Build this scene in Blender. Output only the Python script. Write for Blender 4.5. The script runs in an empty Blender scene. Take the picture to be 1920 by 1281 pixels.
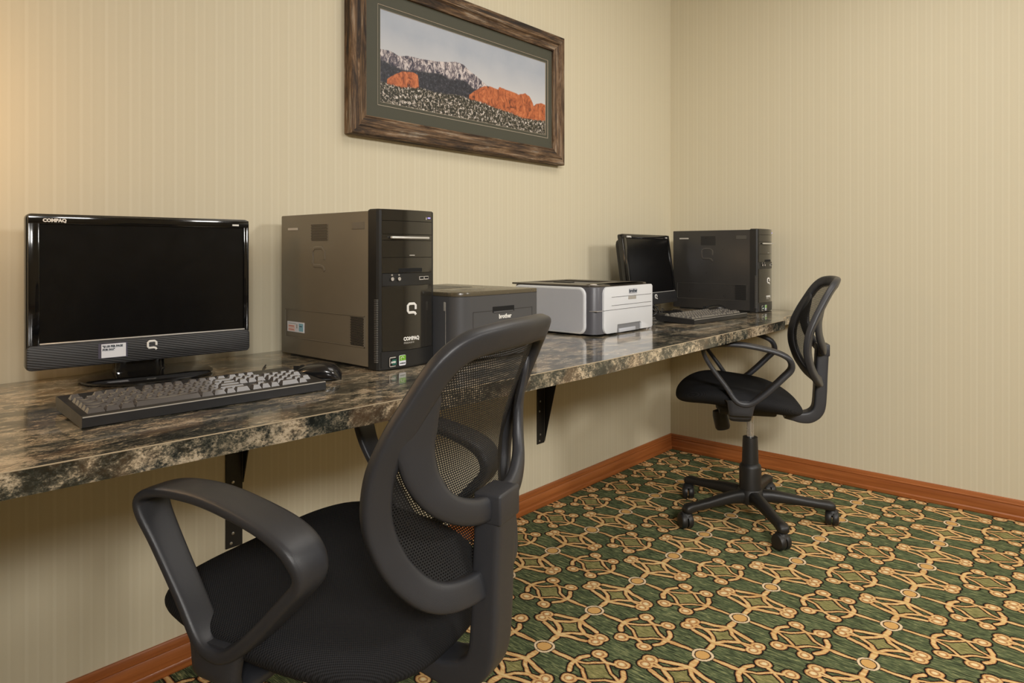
import bpy, bmesh, math, random
from mathutils import Vector, Matrix
random.seed(7)
PI = math.pi
COL = bpy.context.scene.collection
SC = bpy.context.scene

# ------------------------------------------------------------------ camera
cam_d = bpy.data.cameras.new('camera')
cam = bpy.data.objects.new('camera', cam_d)
COL.objects.link(cam)
SC.camera = cam
YAW = math.radians(41.041)
cam.location = (-3.2898, -1.7581, 1.04)
cam.rotation_euler = (PI / 2, 0, YAW - PI / 2)
cam_d.sensor_fit = 'HORIZONTAL'
cam_d.sensor_width = 36
cam_d.lens = 36 * 1296.35 / 1920
cam_d.shift_x = 0
cam_d.shift_y = (469.14 - 640.5) / 1920
cam_d.clip_start = .02

# ------------------------------------------------------------------ world, lights, exposure
w = bpy.data.worlds.new('world'); SC.world = w; w.use_nodes = True
w.node_tree.nodes['Background'].inputs[0].default_value = (1, .93, .82, 1)
w.node_tree.nodes['Background'].inputs[1].default_value = .15
SC.view_settings.view_transform = 'Standard'
SC.view_settings.look = 'None'
SC.view_settings.exposure = -.45
SC.view_settings.gamma = 1
SC.view_settings.use_curve_mapping = False

def area(name, loc, size, power, color, target=None, spread=180):
    d = bpy.data.lights.new(name, 'AREA'); d.shape = 'RECTANGLE'
    d.size = size[0]; d.size_y = size[1]; d.energy = power; d.color = color; d.spread = math.radians(spread)
    o = bpy.data.objects.new(name, d); COL.objects.link(o); o.location = loc
    if target:
        o.rotation_euler = (Vector(target) - Vector(loc)).to_track_quat('-Z', 'Y').to_euler()
    return o
area('ceiling_or_fill_light', (-.8, -3.9, 2.42), (.6, .6), 46, (1, .965, .92), (-1.4, 0, -.4), 140)
area('ceiling_or_fill_light', (-3.5, -4.1, 2.42), (.6, .6), 26, (1, .965, .92), (-2.8, 0, -.4), 140)
area('ceiling_or_fill_light', (-1.3, -1.3, 2.46), (1.4, 1.0), 20, (1, .955, .90))
area('ceiling_or_fill_light', (-4.3, -3.6, 2.40), (.7, .7), 50, (1, .965, .92), (0, -.6, .1), 80)  # added fill light aimed to brighten the right wall, no ceiling panel there
sd = bpy.data.lights.new('wall_lamp_light', 'POINT'); sd.energy = 6.5; sd.color = (1, .62, .32); sd.shadow_soft_size = .07
so = bpy.data.objects.new('wall_lamp_light', sd); COL.objects.link(so); so.location = (-3.2, -.26, 1.32)

# ------------------------------------------------------------------ materials
def lin(c):
    return tuple((x / 12.92 if x <= .04045 else ((x + .055) / 1.055) ** 2.4) for x in c)
def rgb(r, g, b):
    return lin((r / 255, g / 255, b / 255)) + (1,)

class NT:
    """small helper for writing shader maths"""
    def __init__(s, name):
        s.m = bpy.data.materials.new(name); s.m.use_nodes = True
        s.t = s.m.node_tree; s.n = s.t.nodes; s.l = s.t.links
        s.b = s.n['Principled BSDF']; s.out = s.n['Material Output']
    def put(s, sock, v):
        if v is None: return
        if isinstance(v, bpy.types.NodeSocket): s.l.new(v, sock)
        else: sock.default_value = v
    def m1(s, op, a, b=None, c=None, clamp=False):
        n = s.n.new('ShaderNodeMath'); n.operation = op; n.use_clamp = clamp
        s.put(n.inputs[0], a); s.put(n.inputs[1], b); s.put(n.inputs[2], c)
        return n.outputs[0]
    def pos(s, obj=False):
        if obj:
            return s.n.new('ShaderNodeTexCoord').outputs['Object']
        return s.n.new('ShaderNodeNewGeometry').outputs['Position']
    def uv(s):
        return s.n.new('ShaderNodeUVMap').outputs[0]
    def sep(s, v):
        n = s.n.new('ShaderNodeSeparateXYZ'); s.l.new(v, n.inputs[0]); return n.outputs
    def comb(s, x, y, z=0.):
        n = s.n.new('ShaderNodeCombineXYZ'); s.put(n.inputs[0], x); s.put(n.inputs[1], y); s.put(n.inputs[2], z); return n.outputs[0]
    def noise(s, vec, scale, detail=3, rough=.55, dist=0., color=False):
        n = s.n.new('ShaderNodeTexNoise'); s.l.new(vec, n.inputs['Vector'])
        n.inputs['Scale'].default_value = scale; n.inputs['Detail'].default_value = detail
        n.inputs['Roughness'].default_value = rough; n.inputs['Distortion'].default_value = dist
        return n.outputs['Color' if color else 'Fac']
    def scale(s, vec, sc, loc=(0, 0, 0)):
        n = s.n.new('ShaderNodeMapping'); s.l.new(vec, n.inputs[0]); n.inputs['Scale'].default_value = sc
        n.inputs['Location'].default_value = loc; return n.outputs[0]
    def ramp(s, f, stops, interp='LINEAR'):
        n = s.n.new('ShaderNodeValToRGB'); s.put(n.inputs[0], f); e = n.color_ramp.elements
        n.color_ramp.interpolation = interp
        while len(e) < len(stops): e.new(.5)
        for i, (p, c) in enumerate(stops):
            e[i].position = p; e[i].color = c if len(c) == 4 else tuple(c) + (1,)
        return n.outputs[0]
    def mix(s, f, a, b, mode='MIX'):
        n = s.n.new('ShaderNodeMix'); n.data_type = 'RGBA'; n.blend_type = mode
        s.put(n.inputs[0], f); s.put(n.inputs[6], a); s.put(n.inputs[7], b); return n.outputs[2]
    def step(s, v, e, wd):
        """1 where v < e, softened over wd"""
        n = s.n.new('ShaderNodeMapRange'); s.put(n.inputs[0], v)
        n.inputs[1].default_value = e - wd; n.inputs[2].default_value = e + wd
        n.inputs[3].default_value = 1; n.inputs[4].default_value = 0; return n.outputs[0]
    def bump(s, h, dist=.001, strength=.5):
        n = s.n.new('ShaderNodeBump'); s.put(n.inputs['Height'], h)
        n.inputs['Distance'].default_value = dist; n.inputs['Strength'].default_value = strength
        s.l.new(n.outputs[0], s.b.inputs['Normal'])
    def base(s, c): s.put(s.b.inputs['Base Color'], c)
    def rough(s, r): s.put(s.b.inputs['Roughness'], r)

def plain(name, c, rough=.5, metal=0., bump=0., bscale=400, coat=0., var=.06, spec=None, emit=0.):
    t = NT(name)
    p = t.pos(True)
    n = t.noise(p, 30, 3)
    f = t.m1('MULTIPLY_ADD', n, var * 2, 1 - var)
    t.base(t.mix(1., rgb(*c), t.comb(f, f, f), 'MULTIPLY'))
    t.rough(t.m1('MULTIPLY_ADD', n, .12, max(rough - .06, .02)))
    t.b.inputs['Metallic'].default_value = metal
    t.b.inputs['Coat Weight'].default_value = coat
    t.b.inputs['Coat Roughness'].default_value = .05
    if spec is not None: t.b.inputs['Specular IOR Level'].default_value = spec
    if bump: t.bump(t.noise(p, bscale, 2), .0006, bump)
    if emit:
        t.b.inputs['Emission Color'].default_value = rgb(*c); t.b.inputs['Emission Strength'].default_value = emit
    return t.m

# wallpaper: fine tone-on-tone stripes
def mat_wallpaper():
    t = NT('striped_wallpaper')
    p = t.sep(t.pos()); s = t.m1('ADD', p[0], p[1])
    a = t.m1('FRACT', t.m1('MULTIPLY', s, 1 / .052))
    fine = t.ramp(a, [(0, (.0, .0, .0)), (.06, (1, 1, 1)), (.13, (1, 1, 1)), (.18, (.25,) * 3), (.42, (.35,) * 3), (.46, (.8,) * 3), (.52, (.8,) * 3), (.56, (.1,) * 3), (.8, (.35,) * 3), (1, (0, 0, 0))])
    wide = t.noise(t.comb(t.m1('MULTIPLY', s, 1.), 0.), 9, 2)
    th = t.noise(t.comb(t.m1('MULTIPLY', s, 300.), t.m1('MULTIPLY', p[2], 40.)), 1, 2)
    c = t.mix(fine, rgb(207, 198, 172), rgb(215, 207, 183))
    c = t.mix(t.m1('MULTIPLY', wide, .35), c, rgb(210, 198, 166))
    c = t.mix(t.m1('MULTIPLY', th, .10), c, rgb(226, 218, 196))
    t.base(c); t.rough(.62)
    t.bump(t.m1('ADD', t.m1('MULTIPLY', fine, .6), t.m1('MULTIPLY', th, .4)), .0004, .35)
    return t.m

# patterned carpet, written as distances to line segments in a repeating cell
def mat_carpet():
    t = NT('patterned_carpet')
    P = t.pos(); ps = t.sep(P)
    nz = t.noise(P, 260, 2, color=True); ns = t.sep(nz)
    nw = t.sep(t.noise(P, 19, 1, color=True))
    jx = t.m1('ADD', t.m1('MULTIPLY', t.m1('SUBTRACT', ns[0], .5), .0045), t.m1('MULTIPLY', t.m1('SUBTRACT', nw[0], .5), .012))
    jy = t.m1('ADD', t.m1('MULTIPLY', t.m1('SUBTRACT', ns[1], .5), .0045), t.m1('MULTIPLY', t.m1('SUBTRACT', nw[1], .5), .012))
    x = t.m1('ADD', ps[0], jx); y = t.m1('ADD', ps[1], jy)
    AX, BY, X0, Y0 = .2365, .3331, -1.8654, -.6275
    def fold(cx, cy):
        def f1(v, o, per):
            q = t.m1('DIVIDE', t.m1('SUBTRACT', v, o), per)
            q = t.m1('SUBTRACT', t.m1('FRACT', t.m1('ADD', q, 1000.5)), .5)
            return t.m1('MULTIPLY', t.m1('ABSOLUTE', q), per)
        return t.comb(f1(x, X0 + cx * AX, AX), f1(y, Y0 + cy * BY, BY))
    def vm(op, a, b=None):
        n = t.n.new('ShaderNodeVectorMath'); n.operation = op
        if isinstance(a, bpy.types.NodeSocket): t.l.new(a, n.inputs[0])
        else: n.inputs[0].default_value = tuple(a) + (0,) * (3 - len(a))
        if b is not None:
            if isinstance(b, bpy.types.NodeSocket): t.l.new(b, n.inputs[1])
            else: n.inputs[1].default_value = tuple(b) + (0,) * (3 - len(b))
        return n.outputs[1] if op in ('LENGTH', 'DOT_PRODUCT', 'DISTANCE') else n.outputs[0]
    def seg(p, a, b):
        d = (b[0] - a[0], b[1] - a[1]); L = d[0] ** 2 + d[1] ** 2
        pa = vm('SUBTRACT', p, a)
        h = t.m1('MULTIPLY', vm('DOT_PRODUCT', pa, d), 1 / L, clamp=True)
        n = t.n.new('ShaderNodeVectorMath'); n.operation = 'SCALE'; n.inputs[0].default_value = (d[0], d[1], 0); t.l.new(h, n.inputs[3])
        return vm('DISTANCE', pa, n.outputs[0])
    def mn(*v):
        r = v[0]
        for q in v[1:]: r = t.m1('MINIMUM', r, q)
        return r
    def poly(p, pts): return mn(*[seg(p, pts[i], pts[i + 1]) for i in range(len(pts) - 1)])
    C = fold(0, 0); V = fold(0, .5); H = fold(.5, 0)
    dc = vm('LENGTH', C)
    # line work of the upright motif and the lying motif
    v1 = poly(V, [(0, .144), (.003, .085), (.0, .066), (.016, .032), (.047, 0)])
    v2 = poly(V, [(.0, .067), (.022, .064), (.040, .052)])
    v3 = poly(V, [(.047, .0), (.052, .015), (.056, .022)])
    e = vm('MULTIPLY', vm('SUBTRACT', V, (.066, .034)), (1, .88, 0)); vr = vm('LENGTH', e)
    h1 = poly(H, [(.096, 0), (.066, .003), (.0485, 0), (.022, .018), (0, .050)])
    h2 = poly(H, [(.0485, .002), (.036, .036), (.026, .07)])
    h2b = poly(H, [(.0, .050), (.004, .066), (.006, .076)])
    e2 = vm('MULTIPLY', vm('SUBTRACT', H, (.0125, .092)), (1, .92, 0)); hr = vm('LENGTH', e2)
    tan_d = mn(t.m1('SUBTRACT', v1, .0038), t.m1('SUBTRACT', v2, .0064), t.m1('SUBTRACT', v3, .0046),
               t.m1('SUBTRACT', h1, .0058), t.m1('SUBTRACT', h2, .0062), t.m1('SUBTRACT', h2b, .0042),
               t.m1('SUBTRACT', vr, .0182), t.m1('SUBTRACT', hr, .0185))
    spiral = mn(t.m1('ABSOLUTE', t.m1('SUBTRACT', vr, .0100)), t.m1('ABSOLUTE', t.m1('SUBTRACT', hr, .0104)))
    # inside of the little concave diamonds
    vs = t.sep(V); hs = t.sep(H)
    dv = t.m1('ADD', t.m1('POWER', t.m1('DIVIDE', vs[0], .047), .85), t.m1('POWER', t.m1('DIVIDE', vs[1], .066), .85))
    dh = t.m1('ADD', t.m1('POWER', t.m1('DIVIDE', hs[0], .0485), .62), t.m1('POWER', t.m1('DIVIDE', hs[1], .050), .62))
    dia = mn(dv, dh)
    # pile colours
    st = t.noise(t.scale(P, (420, 42, 1)), 1, 2, .6)
    st2 = t.noise(t.scale(P, (150, 12, 1)), 1, 2, .6)
    green = t.ramp(t.m1('ADD', t.m1('MULTIPLY', st, .6), t.m1('MULTIPLY', st2, .4)),
                   [(.38, rgb(44, 50, 38)), (.47, rgb(78, 88, 62)), (.55, rgb(104, 114, 80)), (.64, rgb(166, 166, 116))])
    olive = t.ramp(st, [(.36, rgb(98, 96, 58)), (.5, rgb(138, 134, 86)), (.66, rgb(176, 166, 112))])
    c = t.mix(t.step(dia, 1., .05), green, olive)
    c = t.mix(t.step(tan_d, .0046, .0014), c, rgb(30, 24, 22))
    tan = t.ramp(st2, [(.35, rgb(206, 162, 104)), (.5, rgb(226, 190, 130)), (.65, rgb(236, 206, 150))])
    edge = t.mix(ns[2], rgb(176, 106, 66), rgb(212, 158, 104))
    c = t.mix(t.step(tan_d, .0004, .0009), c, edge)
    c = t.mix(t.step(tan_d, -.0014, .0009), c, tan)
    c = t.mix(t.m1('MULTIPLY', t.step(spiral, .0016, .001), .75), c, rgb(150, 78, 50))
    core = mn(t.m1('SUBTRACT', vr, .0055), t.m1('SUBTRACT', hr, .0055))
    c = t.mix(t.step(core, 0, .0012), c, rgb(240, 220, 176))
    c = t.mix(t.step(dc, .0292, .0010), c, rgb(40, 34, 26))
    c = t.mix(t.step(dc, .0275, .0010), c, rgb(236, 212, 176))
    c = t.mix(t.step(dc, .0212, .0010), c, rgb(58, 30, 22))
    c = t.mix(t.step(dc, .0180, .0010), c, t.mix(st, rgb(208, 156, 90), rgb(226, 184, 118)))
    t.base(c); t.rough(.95); t.b.inputs['Specular IOR Level'].default_value = .12
    t.bump(t.m1('ADD', st, t.m1('MULTIPLY', t.step(tan_d, 0, .002), .8)), .003, .6)
    return t.m

def mat_laminate():
    t = NT('granite_laminate')
    P = t.pos(); p = t.scale(P, (1, 1.9, 1.4))
    big = t.noise(p, 7, 4, .6, .3)
    mid = t.noise(p, 42, 5, .7, .4)
    fin = t.noise(p, 190, 4, .75)
    vv = t.m1('ADD', t.m1('MULTIPLY', big, .40), t.m1('ADD', t.m1('MULTIPLY', mid, .40), t.m1('MULTIPLY', fin, .32)))
    c = t.ramp(vv, [(.46, rgb(24, 26, 24)), (.515, rgb(52, 53, 48)), (.555, rgb(96, 92, 80)), (.59, rgb(160, 146, 122)), (.635, rgb(208, 191, 164)), (.72, rgb(176, 166, 148))])
    warm = t.noise(t.scale(P, (1, 1.6, 1), (7, 3, 2)), 8, 3)
    c = t.mix(t.m1('MULTIPLY', t.step(warm, .45, .06), .5), c, rgb(46, 52, 47))
    c = t.mix(t.m1('MULTIPLY', t.step(t.m1('MULTIPLY', warm, -1.), -.57, .05), .16), c, rgb(196, 156, 116))
    t.base(c)
    t.rough(t.m1('MULTIPLY_ADD', fin, .10, .13))
    t.b.inputs['Specular IOR Level'].default_value = .6
    t.b.inputs['Coat Weight'].default_value = .6; t.b.inputs['Coat Roughness'].default_value = .05; t.b.inputs['Coat IOR'].default_value = 1.55
    t.bump(t.noise(P, 500, 2), .0003, .10)
    return t.m

def mat_wood(name, c1, c2, axis, rough=.4, grain=60):
    t = NT(name); P = t.pos(True)
    sc = [1., 1., 1.]; sc = [grain if i != axis else 2.2 for i in range(3)]
    g = t.noise(t.scale(P, sc), 1, 4, .6, .4)
    t.base(t.mix(t.ramp(g, [(.35, (0, 0, 0)), (.65, (1, 1, 1))]), rgb(*c1), rgb(*c2)))
    t.rough(rough); t.b.inputs['Coat Weight'].default_value = .15
    t.bump(g, .0004, .2)
    return t.m

def mat_barn(name, axis):
    t = NT(name); P = t.pos(True)
    sc = [190 if i != axis else 7 for i in range(3)]
    sc2 = [38 if i != axis else 5 for i in range(3)]
    g = t.noise(t.scale(P, sc), 1, 5, .7, .3); k = t.noise(t.scale(P, sc2), 1, 5, .7, .5)
    c = t.ramp(k, [(.32, rgb(26, 20, 16)), (.42, rgb(66, 50, 36)), (.50, rgb(106, 80, 54)), (.58, rgb(134, 108, 82)), (.68, rgb(164, 150, 132))])
    c = t.mix(t.m1('MULTIPLY', t.ramp(g, [(.42, (1, 1, 1)), (.54, (0, 0, 0))]), .7), c, rgb(34, 25, 20))
    t.base(c); t.rough(.75); t.bump(g, .0015, .7)
    return t.m

def mat_knit(name, c1, c2, pitch=.0042):
    t = NT(name); s = t.sep(t.uv())
    a = t.m1('SINE', t.m1('MULTIPLY', s[0], 2 * PI / pitch)); b = t.m1('SINE', t.m1('MULTIPLY', s[1], 2 * PI / pitch))
    h = t.m1('MULTIPLY', a, b)
    f = t.m1('MULTIPLY_ADD', h, .5, .5)
    t.base(t.mix(f, rgb(*c1), rgb(*c2))); t.rough(.85); t.bump(f, .0012, .6)
    t.b.inputs['Specular IOR Level'].default_value = .2
    return t.m

def mat_net(name, pitch=.0046):
    """woven net: real holes between the threads"""
    t = NT(name); s = t.sep(t.uv())
    r = t.m1('DIVIDE', s[1], pitch * .8)
    row = t.m1('FLOOR', r)
    odd = t.m1('MULTIPLY', t.m1('MODULO', row, 2.), .5)
    fx = t.m1('ABSOLUTE', t.m1('SUBTRACT', t.m1('FRACT', t.m1('ADD', t.m1('DIVIDE', s[0], pitch), odd)), .5))
    fy = t.m1('ABSOLUTE', t.m1('SUBTRACT', t.m1('FRACT', r), .5))
    d = t.m1('ADD', t.m1('POWER', fx, 2.), t.m1('POWER', fy, 2.))
    hole = t.step(d, .094, .012)
    t.base(rgb(24, 24, 25)); t.rough(.7)
    tr = t.n.new('ShaderNodeBsdfTransparent'); mx = t.n.new('ShaderNodeMixShader')
    t.l.new(hole, mx.inputs[0]); t.l.new(t.b.outputs[0], mx.inputs[1]); t.l.new(tr.outputs[0], mx.inputs[2])
    t.l.new(mx.outputs[0], t.out.inputs[0])
    return t.m

def mat_carbon():
    t = NT('ribbed_black_plastic'); s = t.sep(t.pos(True))
    v = t.m1('FRACT', t.m1('MULTIPLY', t.m1('ADD', t.m1('MULTIPLY', s[0], .22), s[2]), 1 / .0052))
    k = t.ramp(v, [(0, (0, 0, 0)), (.25, (1, 1, 1)), (.5, (.9,) * 3), (.75, (0, 0, 0)), (1, (0, 0, 0))])
    t.base(t.mix(k, rgb(22, 22, 23), rgb(52, 52, 53))); t.rough(.45); t.bump(k, .0006, .5)
    return t.m

def mat_art(x0, x1, z0, z1):
    """flat landscape print: sky, snowy mountain, dark hill, red rocks, snowy scrub"""
    t = NT('landscape_print'); s = t.sep(t.pos())
    u = t.m1('DIVIDE', t.m1('SUBTRACT', s[0], x0), x1 - x0); v = t.m1('DIVIDE', t.m1('SUBTRACT', s[2], z0), z1 - z0)
    uv = t.comb(t.m1('MULTIPLY', u, 2.85), v)
    def curve(pts, amp=.03, sc=14.):
        n = t.n.new('ShaderNodeFloatCurve'); t.l.new(u, n.inputs['Value']); cm = n.mapping; c = cm.curves[0]
        while len(c.points) < len(pts): c.points.new(.5, .5)
        for i, (a, b) in enumerate(pts):
            c.points[i].location = (a, b); c.points[i].handle_type = 'VECTOR'
        cm.update()
        j = t.noise(t.comb(t.m1('MULTIPLY', u, sc), 0.), 1, 5, .7)
        return t.m1('ADD', n.outputs[0], t.m1('MULTIPLY', t.m1('SUBTRACT', j, .5), amp))
    def below(c, w=.004): return t.step(t.m1('SUBTRACT', v, c), 0, w)
    n1 = t.noise(uv, 2.2, 3); n2 = t.noise(uv, 26, 5, .75, .6); n3 = t.noise(t.scale(uv, (1.6, 1, 1)), 8, 5, .75, 1.4); n4 = t.noise(uv, 30, 4, .75, .5)
    c = t.mix(n1, rgb(150, 160, 176), rgb(186, 190, 198))
    c = t.mix(t.step(v, .62, .2), c, rgb(200, 200, 202))
    mt = curve([(0, .57), (.05, .575), (.09, .545), (.14, .575), (.2, .58), (.28, .60), (.34, .625), (.40, .66), (.44, .655), (.48, .60), (.53, .545), (.6, .46), (.7, .40), (1, .35)], .035, 22.)
    snow = t.ramp(n3, [(.40, rgb(46, 48, 66)), (.49, rgb(112, 102, 110)), (.56, rgb(208, 198, 196))])
    c = t.mix(below(mt), c, snow)
    hill = curve([(0, .47), (.1, .40), (.2, .44), (.3, .47), (.38, .44), (.44, .47), (.5, .40), (.56, .38), (.7, .34), (1, .3)], .05, 18.)
    c = t.mix(below(hill, .012), c, t.ramp(n2, [(.38, rgb(26, 28, 38)), (.55, rgb(46, 48, 58)), (.70, rgb(104, 102, 112))]))
    rock = curve([(0, .0), (.03, .0), (.035, .26), (.07, .33), (.11, .385), (.16, .405), (.19, .39), (.195, .2), (.21, 0), (.47, 0), (.475, .30), (.5, .35), (.53, .40), (.57, .46), (.61, .475), (.66, .46), (.67, .50), (.70, .49), (.76, .48), (.80, .465), (.85, .505), (.88, .48), (.905, .40), (.91, .36), (.93, .40), (.97, .43), (1, .42)], .03, 34.)
    rk = t.ramp(n3, [(.34, rgb(74, 40, 28)), (.42, rgb(150, 78, 46)), (.54, rgb(192, 106, 62)), (.68, rgb(212, 138, 92))])
    c = t.mix(below(rock, .006), c, rk)
    scrub = curve([(0, .22), (.1, .21), (.2, .25), (.3, .24), (.42, .27), (.47, .26), (.55, .25), (.65, .22), (.75, .20), (.83, .17), (.92, .18), (1, .2)], .07, 60.)
    sc = t.ramp(n4, [(.40, rgb(26, 27, 20)), (.50, rgb(52, 50, 38)), (.545, rgb(150, 138, 120)), (.60, rgb(222, 214, 210))])
    sc = t.mix(t.step(n2, .46, .05), sc, rgb(38, 38, 28))
    c = t.mix(below(scrub, .01), c, sc)
    t.base(c); t.rough(.5)
    return t.m

M = {}
M['wall'] = mat_wallpaper()
M['carpet'] = mat_carpet()
M['laminate'] = mat_laminate()
M['base_x'] = mat_wood('stained_baseboard', (142, 78, 34), (172, 102, 52), 0)
M['base_y'] = mat_wood('stained_baseboard', (142, 78, 34), (172, 102, 52), 1)
M['barn_x'] = mat_barn('weathered_frame_wood', 0)
M['barn_z'] = mat_barn('weathered_frame_wood', 2)
M['ceiling'] = plain('ceiling_paint', (222, 216, 204), .9)
M['bracket'] = plain('black_bracket_steel', (24, 22, 20), .55)
M['screw'] = plain('steel_screw', (180, 180, 178), .3, .9)
M['mat'] = plain('dark_green_mat_board', (72, 72, 60), .7, var=.04)
M['mat_edge'] = plain('mat_bevel', (196, 180, 160), .7)
M['case_far'] = plain('case_paint_dimmed', (54, 52, 50), .30, 0, .15, 900, var=.03)  # far tower's case paint, with its dark reflections put into the colour
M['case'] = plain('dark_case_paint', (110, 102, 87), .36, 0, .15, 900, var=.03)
M['bezel'] = plain('gloss_bezel', (40, 38, 34), .12, 0, coat=.6, var=.03)
M['satin'] = plain('satin_black', (30, 30, 30), .38)
M['gloss'] = plain('gloss_black', (16, 16, 17), .10, coat=.5, var=.02)
M['mouse'] = plain('mouse_plastic', (26, 26, 28), .2, coat=.3, var=.02)
M['screen'] = plain('dark_screen', (10, 10, 11), .22, var=.02, spec=.35)
M['silver'] = plain('silver_plastic', (206, 204, 198), .3, .3)
M['print'] = plain('white_lettering', (226, 224, 218), .5)
M['dim_print'] = plain('grey_lettering', (160, 156, 148), .5)
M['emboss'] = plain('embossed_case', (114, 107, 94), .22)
M['emboss_far'] = plain('embossed_case_dimmed', (74, 71, 67), .22)  # far tower's embossing, darkened along with the reflections in its case colour
M['label'] = plain('metal_label', (186, 180, 172), .4)
M['paper'] = plain('white_paper', (222, 224, 230), .7)
M['tape'] = plain('clear_tape', (84, 82, 96), .25)
M['ink'] = plain('black_ink', (40, 52, 62), .7)
M['ink_red'] = plain('red_ink', (196, 112, 100), .7)
M['ink_blue'] = plain('blue_ink', (128, 176, 196), .7)
M['ink_pink'] = plain('pink_ink', (226, 196, 186), .7)
M['green'] = plain('green_ink', (110, 168, 44), .5)
M['teal'] = plain('teal_ink', (22, 92, 78), .5)
M['hole'] = plain('vent_hole', (10, 10, 10), .9)
M['led'] = plain('blue_led', (150, 140, 255), .4, emit=2.0)
M['ribbed'] = mat_carbon()
M['kb'] = plain('keyboard_plastic', (38, 38, 39), .33, 0, .1, 900)
M['key'] = plain('keycap_plastic', (84, 81, 80), .16, 0, .0, 900, coat=.8)
M['chair'] = plain('chair_plastic', (51, 52, 56), .36, 0, .35, 1400, var=.05)
M['chair_dark'] = plain('chair_base_plastic', (30, 29, 28), .45, 0, .3, 1200)
M['chrome'] = plain('chrome', (186, 184, 180), .28, .7)
M['seat'] = mat_knit('black_seat_fabric', (14, 14, 15), (46, 46, 48))
M['net'] = mat_net('black_back_mesh')
M['grey_shell'] = plain('light_grey_shell', (178, 180, 187), .45, 0, .2, 1500, var=.02)
M['white_shell'] = plain('off_white_shell', (208, 210, 213), .42, 0, .2, 1500, var=.02)
M['grey_dark'] = plain('graphite_shell', (82, 82, 88), .38, 0, .15, 1500, var=.03)
M['grille'] = plain('grille_plastic', (92, 90, 86), .45)
M['grey_top'] = plain('graphite_top', (74, 68, 60), .3, 0, .1, 900, var=.04)
M['charcoal'] = plain('charcoal_shell', (74, 74, 76), .42, 0, .25, 1500, var=.03)
M['charcoal_top'] = plain('charcoal_top', (82, 74, 58), .26, 0, .1, 900, var=.05)
M['seam'] = plain('seam', (44, 42, 40), .8)
M['tray'] = plain('tray_recess', (120, 121, 124), .5)
M['glass'] = None

# ------------------------------------------------------------------ mesh helpers
def rot_rect(w, h, r, n=4):
    """rounded rectangle outline centred on 0, counter-clockwise"""
    r = min(r, w / 2 - 1e-5, h / 2 - 1e-5); pts = []
    for cx, cy, a0 in ((w / 2 - r, h / 2 - r, 0), (-w / 2 + r, h / 2 - r, 90), (-w / 2 + r, -h / 2 + r, 180), (w / 2 - r, -h / 2 + r, 270)):
        for i in range(n + 1):
            a = math.radians(a0 + 90 * i / n); pts.append((cx + r * math.cos(a), cy + r * math.sin(a)))
    return pts

def catmull(pts, n=6, closed=False):
    P = [Vector(p) for p in pts]; out = []; N = len(P)
    for i in range(N if closed else N - 1):
        if closed: a, b, c, d = P[(i - 1) % N], P[i], P[(i + 1) % N], P[(i + 2) % N]
        else: a, b, c, d = P[max(i - 1, 0)], P[i], P[i + 1], P[min(i + 2, N - 1)]
        for k in range(n):
            s = k / n
            out.append(.5 * ((2 * b) + (c - a) * s + (2 * a - 5 * b + 4 * c - d) * s * s + (3 * b - a - 3 * c + d) * s ** 3))
    if not closed: out.append(P[-1])
    return out

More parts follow.
